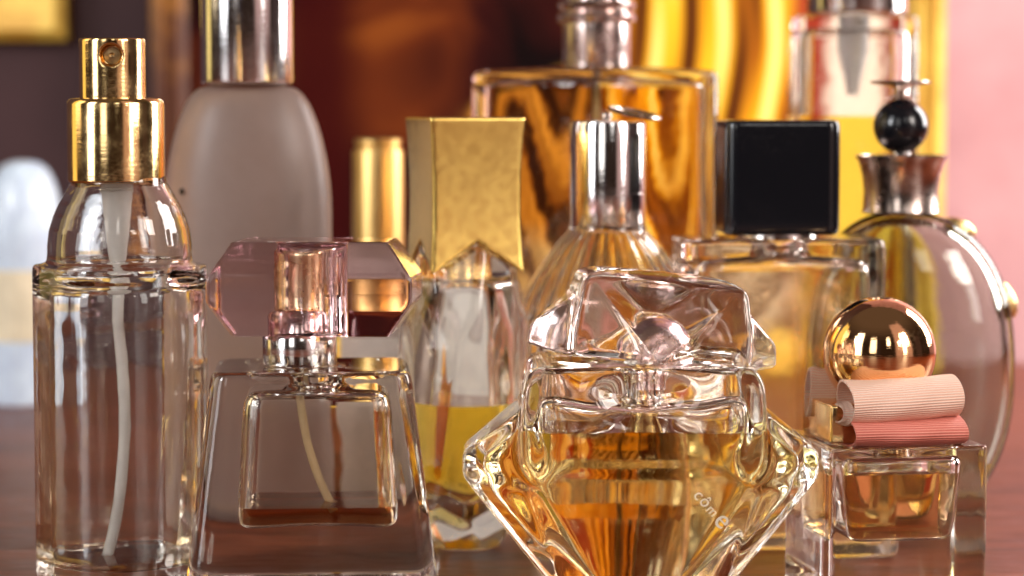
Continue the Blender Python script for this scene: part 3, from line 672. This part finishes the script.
# ------------------------------------------------------------------ 12. small bottle with gold ball cap and ribbon
t = thing('perfume_bottle', 'small square glass bottle with a shiny gold ball cap and pink ribbon bow, front right', 'perfume bottle', 7.74, 1.6, 10.0)
K_out = slab(1.66, 1.62, 0.10, 0, 3.22, 0.03)
def K_in(x, y, z):
    hx = taper(1.2, 3.0, 1.12, 1.30)(z); hy = taper(1.2, 3.0, 1.0, 1.15)(z)
    a = smax([rrect2(x, y, hx, hy, 0.35), z - 2.98, 1.22 - z], 0.10)
    return smin([a, smax([np.sqrt(x*x + y*y) - 0.42, z - 3.15, 2.6 - z], 0.03)], 0.08)
vessel(nets_bm(K_out, (-1.7, -1.7, 0), (1.7, 1.7, 3.25), 0.045), nets_bm(K_in, (-1.4, -1.2, 1.1), (1.4, 1.2, 3.1), 0.045), 2.62, M['clear'], liquid('pale_amber_liquid', (0.88, 0.68, 0.24), 110), t)
link('neck_plate', to_mesh('neck_plate', box_bm(2.30, 2.0, 0.78, (-0.30, 0.05, 3.63), 0.05), True, 40), M['gold'], t)
lathe('ball_cap', [(0, -1.17)] + [(1.17 * math.cos(a), 1.17 * math.sin(a)) for a in (math.pi * (i / 64 - 0.5) for i in range(1, 64))] + [(0, 1.17)], M['rose_gold'], t, loc=(-0.12, 0.05, 4.98), n=128)
def ribbon_mat(name, c1, c2):
    g = NT(name)
    s_ = g.n('ShaderNodeSeparateXYZ', {0: g.n('ShaderNodeUVMap').outputs[0]})
    ribs = g.math('SINE', g.math('MULTIPLY', s_.outputs[1], 6.283 * 75))
    thr = g.math('SINE', g.math('MULTIPLY', s_.outputs[0], 6.283 * 90))
    h = g.math('ADD', ribs, g.math('MULTIPLY', thr, 0.35))
    c = g.mix(g.mr(h, -1.0, 1.0), rgba(c1), rgba(c2))
    return g.surf(g.n('ShaderNodeBsdfPrincipled', {'Base Color': c, 'Roughness': 0.55, 'Normal': g.bump(h, 0.5, 0.0002)}).outputs[0])
M['rib_pale'] = ribbon_mat('pale_pink_ribbon', (0.90, 0.50, 0.36), (0.97, 0.74, 0.60))
M['rib_dark'] = ribbon_mat('salmon_ribbon', (0.62, 0.13, 0.09), (0.86, 0.34, 0.26))
def ribbon(name, path, x0, x1, mat, parent, tilt=0.0, th=0.045, flare=0.0):
    """strip folded along path (y, z) and extruded from x0 to x1"""
    bm = bmesh.new(); uvl = bm.loops.layers.uv.new('UVMap'); NX = 24; n = len(path); P = [Vector((a, b)) for a, b in path]
    def nrm(i):
        d = (P[min(i+1, n-1)] - P[max(i-1, 0)]).normalized(); return Vector((-d.y, d.x))
    L = [0.0]
    for i in range(1, n): L.append(L[-1] + (P[i] - P[i-1]).length)
    sides = []
    for s_ in (0.5, -0.5):
        G = []
        for ix in range(NX + 1):
            u_ = ix / NX; xx = x0 + (x1 - x0) * u_; row = []
            for i in range(n):
                k = 1 + flare * (0.5 - u_) + 0.035 * math.sin(5.1 * u_ + 1.3 * i / n * 6.28 + x0) + 0.02 * math.sin(13 * u_ + i * 0.5); p = P[i] * 1.0 + nrm(i) * th * s_
                cc = sum(P, Vector((0, 0))) / n; p = cc + (p - cc) * k
                row.append(bm.verts.new((xx + 0.03 * math.sin(3 * L[i] + x1), p.x, p.y + tilt * (xx - (x0 + x1) / 2))))
            G.append(row)
        sides.append(G)
    def quad(a, b, c_, d, uv):
        f = bm.faces.new((a, b, c_, d))
        for l, q in zip(f.loops, uv): l[uvl].uv = q
    for G in sides:
        for ix in range(NX):
            for i in range(n - 1):
                quad(G[ix][i], G[ix+1][i], G[ix+1][i+1], G[ix][i+1], [(ix/NX, L[i]/4), ((ix+1)/NX, L[i]/4), ((ix+1)/NX, L[i+1]/4), (ix/NX, L[i+1]/4)])
    A, B = sides
    for i in range(n - 1):
        for ix in (0, NX): quad(A[ix][i], A[ix][i+1], B[ix][i+1], B[ix][i], [(ix/NX, L[i]/4)]*4)
    for i in (0, n - 1):
        for ix in range(NX): quad(A[ix][i], A[ix+1][i], B[ix+1][i], B[ix][i], [(ix/NX, L[i]/4)]*4)
    bmesh.ops.recalc_face_normals(bm, faces=bm.faces); scale_bm(bm)
    return link(name, to_mesh(name, bm, True, 60), mat, parent)
def oval(cy_, cz_, ry, rz, a0, a1, n=40): return [(cy_ + ry * math.cos(R(a0 + (a1-a0)*i/n)), cz_ + rz * math.sin(R(a0 + (a1-a0)*i/n))) for i in range(n + 1)]
bow = ribbon('ribbon_bow', oval(-1.15, 4.14, 0.55, 0.42, -60, 285), -0.95, 1.36, M['rib_pale'], t, tilt=0.04, flare=0.05); bow.location = (-0.28 * S, 0, 0)
ribbon('lower_loop', oval(-1.05, 3.50, 0.66, 0.29, -40, 300), -0.90, 1.46, M['rib_dark'], bow)
ribbon('back_loop', oval(0.55, 4.12, 0.16, 0.50, 0, 358), -1.22, -0.62, M['rib_pale'], bow)
ribbon('knot', oval(-0.98, 3.86, 0.44, 0.20, 0, 358), -1.06, -0.88, M['rib_pale'], bow, flare=-0.3)
